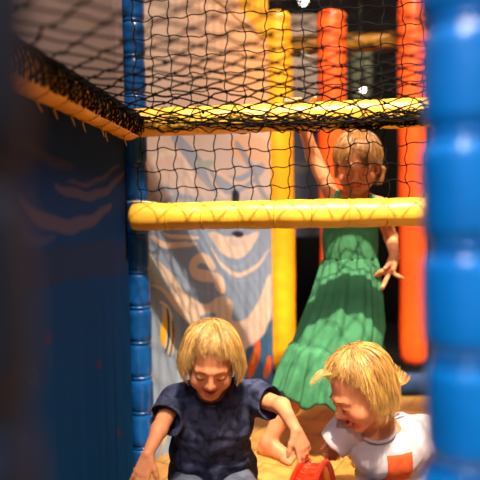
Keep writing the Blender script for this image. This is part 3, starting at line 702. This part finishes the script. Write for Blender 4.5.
def hair_mesh(name, h, parent, base, spec, n=2600, seed=1, wave=1., ragged=.5, wide=1.):
    """spec(th) -> (phi_end, fall, flare, curl): where the hair leaves the skull and how far it hangs"""
    rr = np.random.default_rng(seed); down = h.R.T @ np.array([0, 0, -1.]); g = Geo()
    a = np.array([0, .30, 1.]); a /= np.linalg.norm(a); ex = np.array([1., 0, 0]); ef = np.cross(ex, a); ef = -ef if ef[1] > 0 else ef   # ef: to the front
    c0 = np.array([0, .014, .034]); rad = np.array([.0745 * wide, .0875, .0795])
    def path(th, lay, S=13, jit=0., p0=.04):
        pe, fall, flare, curl = spec(th); pe = pe + jit * .12; fall = fall * (1 + jit * .18)
        tot = pe * .083 + fall; pts = []
        for j in range(S):
            u = (j / (S - 1)) * tot
            ph = min(p0 + (pe - p0) * min(u / (pe * .083), 1), pe)
            d = math.cos(ph) * a + math.sin(ph) * (math.cos(th) * ef + math.sin(th) * ex)
            k = 1 / math.sqrt(((d / rad) ** 2).sum()); q = c0 + d * (k + lay * (1 + .3 * math.sin(ph)))
            ex_ = u - pe * .083
            if ex_ > 0:
                out = math.cos(th) * ef + math.sin(th) * ex; v = ex_ / max(fall, 1e-6)
                tang = -math.sin(pe) * a + math.cos(pe) * out
                w_ = min(1, v * 2.2); q = q + (tang * (1 - w_ * .5) * .5 + down * (.5 + w_ * .5)) * ex_ + out * (flare * v - curl * max(0, v - .55) ** 2 * 4)
            pts.append(h.w(q))
        return pts
    nth = 72; cap = np.array([path(-PI + 2 * PI * i / nth, -.0015, 16) for i in range(nth)]).transpose(1, 0, 2)
    g.grid(cap, np.tile(np.asarray(base) * .62, (16, nth, 1)).reshape(16, nth, 3), wrap=True)
    P = []; Rr = []; Cc = []
    for i in range(n):
        th = rr.uniform(-PI, PI); lay = rr.uniform(.0, .007); jit = rr.normal()
        p = np.array(path(th, lay, 13, jit * ragged, rr.uniform(.02, .5))); w1, w2 = rr.normal(size=3), rr.normal(size=3); t = np.linspace(0, 1, 13)[:, None]
        p = p + wave * (w1 * np.sin(t * 5 + jit) * .0014 + w2 * t ** 2 * .0024) * h.s
        P.append(p); r0 = rr.uniform(.0007, .0016) * h.s; Rr.append(r0 * (1 - .9 * np.linspace(0, 1, 13) ** 3))
        sh = rr.uniform(.55, 1.12) * (.86 + .16 * math.sin(th * 11 + 2 * math.sin(th * 3)) + .12 * math.sin(th * 27 + seed)); Cc.append(np.asarray(base) * sh * np.array((1, 1 - .10 * (1.1 - sh), 1 - .35 * (1.1 - sh))))
    g.tubes(np.array(P), np.array(Rr), 4, True, np.array(Cc))
    return g, path
def strand_lock(g, pts, n, r, spreadr, base, seed):
    rr = np.random.default_rng(seed); pts = smooth3(pts); P = []; C = []
    for i in range(n):
        o = rr.normal(size=3) * spreadr; t = np.linspace(0, 1, len(pts))[:, None]; P.append(pts + o * (.35 + .65 * t) + rr.normal(size=3) * np.sin(t * 6) * .0015); C.append(np.asarray(base) * rr.uniform(.65, 1.15))
    R_ = r * (1 - .7 * np.linspace(0, 1, len(pts)) ** 2); g.tubes(np.array(P), R_, 4, True, np.array(C))
def smooth3(pts, it=2):
    p = np.asarray(pts, float)
    for _ in range(it):
        q = np.stack([.75 * p[:-1] + .25 * p[1:], .25 * p[:-1] + .75 * p[1:]], 1).reshape(-1, 3); p = np.concatenate([p[:1], q, p[-1:]])
    return p
V3 = lambda *a: np.array(a, float)
lerp = lambda a, b, t: np.asarray(a, float) * (1 - t) + np.asarray(b, float) * t

# ---- the boy in navy, sitting on the mat and leaning forward
def boy():
    root = empty('person', (-.08, 1.70, 0)); tag(root, 'small child with blond bob in navy patterned tee, sitting and looking down', 'person', None)
    hd = Head((-0.0842, 1.53, 0.469), rot(2, 24, 4), .92)
    neck = V3(*(-0.0841, 1.6, 0.3643)); chest = V3(*(-0.0904, 1.635, 0.2717)); belly = V3(*(-0.0976, 1.68, 0.1652)); hip = V3(*(-0.0996, 1.74, 0.0527))
    shL, shR = V3(*(-0.2005, 1.62, 0.3342)), V3(*(0.0295, 1.62, 0.3446))
    elL, wrL = V3(*(-0.2246, 1.5, 0.295)), V3(*(-0.2418, 1.42, 0.2637))
    elR, wrR = V3(*(0.1061, 1.53, 0.3439)), V3(*(0.1347, 1.44, 0.311))
    knL, knR = V3(-.17, 1.44, .060), V3(.02, 1.44, .060); anL, anR = V3(-.145, 1.66, .035), V3(-.005, 1.66, .035)
    S = SDF((-.40, 1.20, -.005), (.30, 1.92, .72), .0036)
    hd.add(S, mouth=.9, smile=1.0)
    S.cone(hd.w((0, .012, -.04)), neck + V3(0, .02, -.01), .036, .040, .02)
    S.ell(lerp(neck, chest, .7), (.090, .062, .085), rot(0, 25), .03); S.ell(belly, (.088, .070, .085), None, .03); S.ell(hip + V3(0, .01, 0), (.105, .085, .075), None, .03)
    for a, e, w_ in ((shL, elL, wrL), (shR, elR, wrR)):
        S.cone(lerp(neck, a, .5), a, .035, .032, .02); S.cone(a, e, .028, .0215, .012); S.cone(e, w_, .0215, .0145, .012)
    hand(S, wrL, (-.30, -.30, -.90), (.15, .85, -.3), .88, (.16, .20, .24, .34), .16, (.7, .25), 1)
    hand(S, wrR, (.34, -.20, -.90), (-.45, .85, .1), .86, (.08, .38, .55, .7), .14, (.75, .35), -1)
    for s, k, a in ((-1, knL, anL), (1, knR, anR)):
        S.cone(hip + V3(s * .055, -.01, -.005), k, .062, .044, .02); S.cone(k, a, .042, .026, .012)
        S.chain([a, a + V3(0, .055, -.008), a + V3(0, .10, -.015)], [.026, .022, .015], .01)
    b = body_mesh(S, 'body', hd, root); hd.face_parts(b, .75, True)
    # tee
    T = SDF((-.32, 1.38, .02), (.22, 1.90, .46), .0036)
    T.ell(lerp(neck, chest, .6), (.108, .078, .088), rot(0, 25), .03); T.ell(chest + V3(0, .0, -.015), (.118, .084, .10), None, .03); T.ell(belly, (.121, .094, .095), None, .03); T.cone(hip + V3(-.035, 0, .02), hip + V3(.045, 0, .02), .102, .102, .03)
    for a, e, t in ((shL, elL, .62), (shR, elR, .66)):
        T.cone(lerp(neck, a, .45), a, .044, .045, .025); T.cone(a, lerp(a, e, t), .045, .050, .015)
    T.wobble(.0042, 42, 3); T.wobble(.0016, 110, 4)
    for a, e, t in ((shL, elL, .62), (shR, elR, .66)):
        c = lerp(a, e, t); T.ell(c + (e - a) * .36, (.062, .062, .062), None, .004, True); T.cone(c - (e - a) * .02, c + (e - a) * .4, .042, .044, .003, True)
    T.cut(hip + V3(0, -.05, .004), (0, -.35, -1)); T.cone(neck + V3(0, -.012, .012), neck + V3(0, -.02, .09), .046, .07, .004, True)
    tee = cloth_mesh(T, 'tee_shirt', M['navy_cotton'], root)
    g = Geo()
    c = neck + V3(0, -.012, .002); g.torus(c, (0, -.5, 1), .049, .0045, 40, 8); g.build('neck_band', M['navy_cotton'], tee)
    # shorts
    U = SDF((-.36, 1.34, .0), (.22, 1.90, .25), .004)
    U.ell(hip + V3(0, .01, 0), (.116, .096, .086), None, .03)
    for s, k in ((-1, knL), (1, knR)): U.cone(hip + V3(s * .055, -.01, 0), lerp(hip + V3(s * .055, 0, 0), k, .85), .072, .062, .02)
    U.wobble(.003, 50, 8)
    for s, k in ((-1, knL), (1, knR)):
        d = k - hip; U.cone(hip + d * .88 + V3(s * .03, 0, 0), hip + d * 1.3 + V3(s * .03, 0, 0), .062, .07, .003, True)
    cloth_mesh(U, 'shorts', M['grey_shorts'], root)
    base = (.66, .38, .12)
    def spec(th):
        f = abs(th)
        if f < .55: return (1.24 + .16 * th - .07 * math.cos(th * 9), .004, .004, 0)
        if f < 1.05: t = (f - .55) / .50; return (1.36 + .24 * t, .004 + .046 * t, .004 + .014 * t, .016 * t)
        t = min(1, (f - 1.05) / 1.2); return (1.62, .050 - .008 * t, .022 - .004 * t, .030)
    g, path = hair_mesh('hair', hd, b, base, spec, 4200, 2, 1.6, .8, 1.06)
    g.build('hair', M['hair'], b)
    return root
boy()

# ---- the toddler in the pale tee, in profile
def toddler():
    root = empty('person', (.40, 1.68, 0)); tag(root, 'toddler in pale lilac tee with orange pocket, in profile laughing at the red toy', 'person', None)
    hd = Head((0.323, 1.54, 0.3809), rot(-74, 29, 0), 1.0)
    neck = V3(*(0.3828, 1.6, 0.2585)); chest = V3(*(0.4229, 1.625, 0.1814)); belly = V3(*(0.4505, 1.665, 0.0925)); hip = V3(*(0.4827, 1.74, -0.0017))
    shR, shL = V3(*(0.3033, 1.6, 0.2599)), V3(*(0.5285, 1.665, 0.2262))     # her right is nearer the middle of the frame
    elR, wrR = V3(*(0.263, 1.6, 0.2174)), V3(*(0.2424, 1.4, 0.2812)); elL, wrL = V3(*(0.5857, 1.62, 0.1425)), V3(*(0.5302, 1.52, 0.1233))
    wrR = elR + V3(.012, .095, -.035)
    S = SDF((.05, 1.25, -.005), (.72, 1.95, .66), .0036)
    hd.add(S, mouth=1.3, smile=1.0)
    S.cone(hd.w((0, .015, -.035)), neck + V3(.005, .02, -.015), .036, .040, .02)
    S.ell(lerp(neck, chest, .7), (.086, .066, .075), rot(10, 15), .03); S.ell(belly, (.088, .075, .08), None, .03); S.ell(hip, (.10, .085, .075), None, .03)
    for a, e, w_ in ((shR, elR, wrR), (shL, elL, wrL)):
        S.cone(lerp(neck, a, .5), a, .034, .032, .02); S.cone(a, e, .029, .0235, .012); S.cone(e, w_, .0235, .0165, .012)
    hand(S, wrR, (-.1, .15, -1), (-.8, -.5, .0), .8, (1.0, 1.05, 1.1, 1.1), .16, (.7, .2), 1)
    hand(S, wrL, (-.1, -.5, -.8), (-.8, -.2, .2), .8, (.4, .45, .5, .55), .16, (.7, .2), 1)
    kn1, kn2 = V3(.315, 1.50, .075), V3(.60, 1.50, .075); an1, an2 = V3(.40, 1.42, .04), V3(.48, 1.37, .04)
    for s, k, a in ((-1, kn1, an1), (1, kn2, an2)):
        S.cone(hip + V3(s * .05, -.01, -.01), k, .06, .042, .02); S.cone(k, a, .040, .025, .012)
        S.chain([a, a + V3(-s * .05, -.0, -.01), a + V3(-s * .085, -.02, -.018)], [.025, .021, .015], .01)
    b = body_mesh(S, 'body', hd, root); hd.face_parts(b, .7, True)
    T = SDF((.12, 1.38, .0), (.68, 1.92, .44), .0036)
    T.ell(lerp(neck, chest, .65) + V3(.004, .005, -.008), (.104, .080, .078), rot(10, 15), .03); T.ell(chest, (.116, .088, .088), rot(12, 0), .03); T.ell(belly, (.122, .098, .092), rot(12, 0), .03); T.cone(hip + V3(-.03, 0, .02), hip + V3(.03, 0, .02), .10, .10, .03)
    for a, e, t in ((shR, elR, 1.05), (shL, elL, .70)):
        T.cone(lerp(neck, a, .45), a, .042, .042, .025); T.cone(a, lerp(a, e, t), .042, .043, .015)
    T.wobble(.0042, 38, 13); T.wobble(.0014, 105, 14)
    for a, e, t in ((shR, elR, 1.05), (shL, elL, .70)):
        c = lerp(a, e, t); T.ell(c + (e - a) / np.linalg.norm(e - a) * .046, (.050, .050, .050), None, .004, True)
    T.cut(hip + V3(0, 0, .0), (0, -.2, -1)); T.cone(neck + V3(-.008, -.02, .010), neck + V3(-.02, -.03, .09), .047, .07, .004, True)
    tee = cloth_mesh(T, 'tee_shirt', M['lilac_cotton'], root)
    g = Geo(); g.torus(neck + V3(-.008, -.018, .000), (-.1, -.45, 1), .050, .0045, 40, 8); g.build('neck_band', M['lilac_cotton'], tee)
    # the pocket follows the chest: project a grid on the shirt
    c = V3(*(0.4353, 1.5, 0.167))
    from mathutils.bvhtree import BVHTree
    me = tee.data; bv = BVHTree.FromPolygons([v.co[:] for v in me.vertices], [p.vertices[:] for p in me.polygons])
    ux = V3(.97, .22, 0); uz = V3(-.04, .10, 1.); G = np.zeros((15, 15, 3)); vd = V3(-.22, .97, -.1)
    for i in range(15):
        for j in range(15):
            p = c + ux * (i / 14 - .5) * .074 + uz * (j / 14 - .5) * .080 + uz * (.004 * (i / 14 - .5)); hit = bv.ray_cast(Vector(p - vd * .1), Vector(vd))
            q = np.array(hit[0]) if hit[0] is not None else p + vd * .05
            G[i, j] = q - vd * (.0045 if 0 < i < 14 and 0 < j < 14 else .0015)
    g = Geo(); g.grid(G); g.build('pocket', M['orange_pocket'], tee)
    U = SDF((.15, 1.32, .0), (.70, 1.95, .24), .0042); U.ell(hip, (.112, .096, .085), None, .03)
    for s, k, a in ((-1, kn1, an1), (1, kn2, an2)):
        U.cone(hip + V3(s * .05, -.01, 0), k, .070, .052, .02); U.cone(k, lerp(k, a, .8), .052, .038, .012)
    U.wobble(.003, 50, 18); cloth_mesh(U, 'trousers', M['blue_denim'], root)
    base = (.64, .35, .10)
    def spec(th):
        f = abs(th)
        if f < .80: return (1.08 + .08 * math.cos(th * 7), .004, .003, 0)
        if f < 1.42: t = (f - .80) / .62; return (1.16 + .44 * t ** 1.5, .004 + .012 * t, .003 + .004 * t, 0)
        t = min(1, (f - 1.42) / .35); q = min(1, (f - 1.42) / 1.4); return (1.62, .020 + .048 * t + .004 * q, .014 + .006 * q, .014 - .006 * q)
    g, path = hair_mesh('hair', hd, b, base, spec, 4200, 5, 2.2, .8)
    # wisps: fringe flying up over the forehead, tuft at the nape
    for k in range(5): strand_lock(g, [hd.w((.01 * (k - 2), -.055, .098)), hd.w((.012 * (k - 2), -.085, .100 + .004 * k)), hd.w((.014 * (k - 2), -.108, .086 + .006 * k))], 5, .0008, .004, base, 60 + k)
    for k in range(6): strand_lock(g, [hd.w((.03 - .01 * k, .082, -.03)), hd.w((.03 - .01 * k, .104, -.050)), hd.w((.035 - .012 * k, .128, -.036 + .007 * k))], 12, .0013, .003, base, 70 + k)
    g.build('hair', M['hair'], b)
toddler()

# ---- the girl in the green dress, standing behind the rail, one arm up
def girl():
    root = empty('person', (.32, 2.04, 0)); tag(root, 'standing girl in green ruffled sundress with one hand up on the rail', 'person', None)
    hd = Head((0.4196, 2.03, 1.0345), rot(-13, 24, 3), 1.03)
    neck = V3(*(0.4236, 2.055, 0.9185)); chest = V3(*(0.4092, 2.06, 0.8252)); waist = V3(*(0.4025, 2.07, 0.6906)); hip = V3(*(0.3844, 2.08, 0.5322))
    shR, shL = V3(*(0.3383, 2.04, 0.9159)), V3(*(0.5098, 2.07, 0.8922))
    elR, wrR = V3(*(0.264, 2.03, 1.0726)), V3(*(0.2147, 1.952, 1.19)); elL, wrL = V3(*(0.5806, 2.19, 0.7711)), V3(*(0.56, 2.06, 0.7067))
    knR, anR = V3(*(0.2066, 2.03, 0.2537)), V3(*(0.0882, 2.03, 0.0445)); knL, anL = V3(*(0.392, 2.06, 0.2306)), V3(*(0.3911, 2.03, 0.0172))
    S = SDF((.02, 1.78, -.012), (.68, 2.34, 1.30), .0038)
    hd.add(S, mouth=.35, smile=.1)
    S.cone(hd.w((0, .015, -.04)), neck + V3(0, .01, -.01), .034, .037, .02)
    S.ell(lerp(neck, chest, .75), (.088, .056, .085), None, .03); S.ell(waist, (.080, .060, .09), None, .03); S.ell(hip, (.095, .075, .085), None, .03)
    S.cone(lerp(neck, shR, .4), shR, .034, .032, .02); S.cone(shR, elR, .030, .025, .012); S.cone(elR, wrR, .0255, .0175, .012)
    S.cone(lerp(neck, shL, .4), shL, .034, .031, .02); S.cone(shL, elL, .029, .0245, .012); S.cone(elL, wrL, .0245, .0168, .012)
    # raised hand: palm behind the rail, fingers hooked over its top
    top = P0 + UP * ZU
    def rail_pt(px_s, a, r=.0545): return P0 + R * px_s + D * r * math.cos(a) + UP * (ZU + r * math.sin(a))
    s_h = float((wrR - P0) @ R)
    for i, off in enumerate((-.034, -.020, -.006, .008)):
        k0 = rail_pt(s_h + off * .8, .45, .060); S.cone(wrR + R * off * .3, k0, .0125, .0095, .008)
        pts = [k0, rail_pt(s_h + off - .006, 1.05, .056), rail_pt(s_h + off - .010, 1.65, .0545), rail_pt(s_h + off - .014, 2.1, .053)]
        S.chain(pts, [.0085, .0078, .0073, .0062], .004)
    S.chain([wrR + R * .010, rail_pt(s_h + .024, .55, .060), rail_pt(s_h + .036, 1.05, .060), rail_pt(s_h + .046, 1.42, .062)], [.012, .0095, .0082, .0066], .006)
    # lowered hand, fingers fanned
    def at_(p): return V3(*p)
    pal = at_((0.5386, 2.035, 0.6657)); S.cone(wrL, pal, .0165, .017, .010); S.cone(wrL + V3(-.006, 0, 0), at_((0.5193, 2.03, 0.6557)), .014, .012, .010)
    for pts, r in ((((0.5193, 2.03, 0.6593), (0.4882, 2.02, 0.6464), (0.4574, 2.01, 0.6391)), .0078), (((0.5264, 2.03, 0.6448), (0.5116, 2.015, 0.6216), (0.497, 2, 0.5988)), .0080),
                   (((0.5217, 2.025, 0.6704), (0.4905, 2, 0.6589), (0.4775, 2.005, 0.6481)), .0074), (((0.5443, 2.03, 0.6517), (0.5593, 2.02, 0.6416), (0.577, 2.02, 0.6342)), .0070),
                   (((0.5486, 2.045, 0.6826), (0.5258, 2.02, 0.6814), (0.5082, 2, 0.6727)), .0080)):
        S.chain([np.asarray(p) for p in pts], [r * 1.1, r, r * .8], .005)
    for s, k, a, hp in ((-1, knR, anR, hip + V3(-.048, 0, -.03)), (1, knL, anL, hip + V3(.045, 0, -.03))):
        S.cone(hp, k, .064, .044, .02); S.cone(k, lerp(k, a, .35) + V3(0, .012, 0), .041, .041, .012); S.cone(lerp(k, a, .35) + V3(0, .012, 0), a, .041, .025, .012)
    def foot(a, fwd, L=.15):
        fwd = np.asarray(fwd, float); fwd /= np.linalg.norm(fwd); sd = np.cross(fwd, UP); g0 = V3(a[0], a[1], 0)
        S.cone(a, g0 - fwd * .018 + UP * .024, .025, .024, .012); S.cone(a + UP * .004, g0 + fwd * L * .5 + UP * .022, .025, .020, .015)
        S.cone(g0 - fwd * .018 + UP * .020, g0 + fwd * L * .55 + sd * .006 + UP * .016, .021, .017, .015); S.cone(g0 + fwd * L * .35 + UP * .018, g0 + fwd * L * .55 - sd * .014 + UP * .014, .018, .014, .012)
        for i in range(5):
            o = (i - 2) * .0115; l = L * (.74 - .022 * i - .0 * i); S.cone(g0 + fwd * L * .55 - sd * o + UP * .013, g0 + fwd * l - sd * o * 1.1 + UP * .0105, .0105, (.0105, .0082, .0078, .0072, .0065)[i], .004)
    foot(anR, (.72, -.60, 0)); foot(anL, (.15, -1, 0))
    b = body_mesh(S, 'body', hd, root); hd.face_parts(b, .85)
    # dress: rings from neckline to hem
    def ring_loft(rings, nth, fold, seed, zres=7):
        rr = np.random.default_rng(seed); ph = rr.uniform(0, 6, 6); out = []
        for i in range(len(rings) - 1):
            for j in range(zres + (i == len(rings) - 2)):
                t = j / zres; c = lerp(rings[i][0], rings[i + 1][0], t); rx = lerp(rings[i][1], rings[i + 1][1], t); ry = lerp(rings[i][2], rings[i + 1][2], t); am = lerp(rings[i][3], rings[i + 1][3], t)
                th = np.arange(nth) * 2 * PI / nth; f = am * fold(th, (i + t) / (len(rings) - 1), ph)
                dz = rings[i][4] if len(rings[i]) > 4 else 0
                out.append(np.stack([c[0] + (rx + f) * np.cos(th), c[1] + (ry + f) * np.sin(th), c[2] + 0 * th], -1))
        return np.array(out)
    small = lambda th, v, ph: np.sin(th * 34 + 3 * np.sin(v * 40)) * .5 + np.sin(v * 150) * .5
    folds = lambda th, v, ph: (np.sin(th * 9 + ph[0] + .6 * np.sin(v * 3)) + .7 * np.sin(th * 14 + ph[1] - v) + .5 * np.sin(th * 23 + ph[2])) * .6
    frill = lambda th, v, ph: (np.sin(th * 13 + ph[0]) + .8 * np.sin(th * 21 + ph[1] + v) + .4 * np.sin(th * 34 + ph[2])) * .6
    bod = [(V3(*(0.4043, 2.05, 0.8936)), .086, .062, .0006), (V3(*(0.4013, 2.055, 0.8506)), .096, .068, .0012), (V3(*(0.3983, 2.062, 0.7855)), .099, .072, .0012), (V3(*(0.4007, 2.07, 0.6979)), .096, .074, .0012)]
    def cloth_loft(name, rings, nth, fold, seed, parent, thick=.0022):
        V = ring_loft(rings, nth, fold, seed); g = Geo(); g.grid(V, wrap=True); o = g.build(name, M['green_cotton'], parent)
        m = o.modifiers.new('thickness', 'SOLIDIFY'); m.thickness = thick; m.offset = -1; return o
    dress = cloth_loft('dress_bodice', bod, 200, small, 1, root)
    skirt = [(V3(*(0.4008, 2.07, 0.7052)), .095, .074, .0012), (V3(*(0.3987, 2.07, 0.676)), .103, .082, .005), (V3(*(0.3857, 2.065, 0.5709)), .121, .105, .009), (V3(*(0.3654, 2.06, 0.4624)), .146, .127, .010), (V3(*(0.3418, 2.055, 0.3834)), .160, .138, .004)]
    sk = cloth_loft('dress_skirt', skirt, 220, folds, 4, root)
    ruf = [(V3(*(0.3439, 2.055, 0.4053)), .152, .130, .002), (V3(*(0.3401, 2.055, 0.3907)), .167, .144, .006), (V3(*(0.3293, 2.05, 0.3153)), .190, .160, .013), (V3(*(0.3212, 2.05, 0.2422)), .208, .170, .016)]
    rf = cloth_loft('dress_ruffle', ruf, 260, frill, 6, root)
    # hem dips towards the front middle
    for o, z0, z1, amt in ((rf, ruf[-1][0][2], ruf[0][0][2], .030),):
        for v in o.data.vertices:
            t = (z1 - v.co.z) / (z1 - z0); v.co.z -= amt * t * max(0, math.cos(math.atan2(v.co.y - 2.05, v.co.x - .335) + PI / 2)) - .012 * t * math.sin(9 * v.co.x * 6)
    for a, q, e in (((0.3435, 1.99, 0.8792), (0.3461, 2.02, 0.9574), (0.3816, 2.1, 0.9392)), ((0.4481, 1.99, 0.8774), (0.4755, 2.03, 0.9344), (0.483, 2.11, 0.9232))):
        p = smooth3([a, lerp(a, q, .6), q, e]); g = Geo(); W = V3(.011, .002, 0); G = np.array([[x + W * t for t in (-1, -.4, .3, 1)] for x in p]); g.grid(G)
        o = g.build('dress_strap', M['green_cotton'], root); m = o.modifiers.new('thickness', 'SOLIDIFY'); m.thickness = .003; m.offset = 0
    base = (.34, .15, .042)
    def spec(th):
        f = abs(th)
        if f < .72: return (1.16 + .52 * min(abs(th + .10), .36) / .36 - .06 * math.cos(th * 9), .006, .003, 0)
        if f < 2.0: return (1.60, .003, -.001, 0)
        return (1.85, .014, -.004, .0)
    g, path = hair_mesh('hair', hd, b, base, spec, 3400, 9, 1.3, 1.5)
    for k in range(7): strand_lock(g, [hd.w((.060, .035 + .004 * k, -.005)), hd.w((.084 + .002 * k, .040, -.025)), hd.w((.092, .030 + .003 * k, -.055)), hd.w((.080 - .004 * k, .025, -.085))], 14, .0012, .0035, base, 20 + k)
    for k in range(5): strand_lock(g, [hd.w((-.064, -.02, .03)), hd.w((-.074, -.03 + .004 * k, -.005)), hd.w((-.071, -.03 + .004 * k, -.040))], 12, .0010, .003, base, 40 + k)
    g.build('hair', M['hair'], b)
girl()

# ---- red arched plastic toy the two small ones reach for
def toy():
    a, b_ = V3(.080, 1.17, 0), V3(.243, 1.62, 0); d = (b_ - a); L = np.linalg.norm(d); d /= L; x = np.cross(d, UP); t = empty('toy_ramp', tuple(lerp(a, b_, .5)))
    tag(t, 'arched red plastic toy ramp between the two seated children', 'toy')
    hgt = .226; n = 40
    def pt(u, w_, h=0): return a + d * L * u + x * w_ + UP * (max(.0, hgt * (1 - abs(2 * u - 1) ** 2.6)) + h)
    g = Geo(); G = np.array([[pt(u, w_, -.008 * (1 - (w_ / .026) ** 2) + .004) for w_ in np.linspace(-.026, .026, 9)] for u in np.linspace(0, 1, n)]); g.grid(G); o = g.build('track', M['red_plastic'], t)
    m = o.modifiers.new('thickness', 'SOLIDIFY'); m.thickness = .006; m.offset = -1
    for s in (-1, 1):
        g = Geo(); g.tube([pt(u, s * .027, .006) for u in np.linspace(0, 1, n)], .0065, 10); g.build('side_rim', M['red_plastic'], t)
    for k in range(4, 12):
        u = k / 15; g = Geo(); g.tube([pt(u, w_, -.008 * (1 - (w_ / .026) ** 2) + .0055) for w_ in np.linspace(-.025, .025, 7)], .0012, 6); g.build('rib', M['red_plastic'], t)
toy()

# ------------------------------------------------------------------ light
w = bpy.data.worlds.new('world'); SC.world = w; w.use_nodes = True
w.node_tree.nodes['Background'].inputs['Color'].default_value = (1.0, .86, .80, 1); w.node_tree.nodes['Background'].inputs['Strength'].default_value = .22
def spot(name, loc, target, power, size, angle, color, blend=.3):
    l = bpy.data.lights.new(name, 'SPOT'); l.energy = power; l.shadow_soft_size = size; l.spot_size = math.radians(angle); l.spot_blend = blend; l.color = color
    o = bpy.data.objects.new(name, l); COL.objects.link(o); o.location = loc
    o.rotation_euler = (Vector(target) - Vector(loc)).to_track_quat('-Z', 'Y').to_euler(); return o
spot('key_and_added_spot', (.35, -.9, 5.2), (.36, 1.93, .60), 4200, .05, 18, (1, .82, .58), .75)
l = bpy.data.lights.new('added_fill_light', 'AREA'); l.shape = 'DISK'; l.size = 1.6; l.energy = 330; l.color = (1, .80, .62)  # added broad fill for the mural and the general light level
o = bpy.data.objects.new('added_fill_light', l); COL.objects.link(o); o.location = (.5, -.3, 4.6); o.rotation_euler = (Vector((0, 2, .9)) - o.location).to_track_quat('-Z', 'Y').to_euler()
spot('key_and_added_spot', (-.35, -1.1, 2.75), (.26, .62, .85), 215, .10, 34, (1, .97, .92), .5)  # added spot, aimed to brighten the near blue post
spot('key_and_added_spot', (.75, .7, 5.1), (.60, 2.82, 1.25), 1900, .25, 24, (1, .84, .62), .8)  # added spot that lifts the rollers, far rail and back of the floor
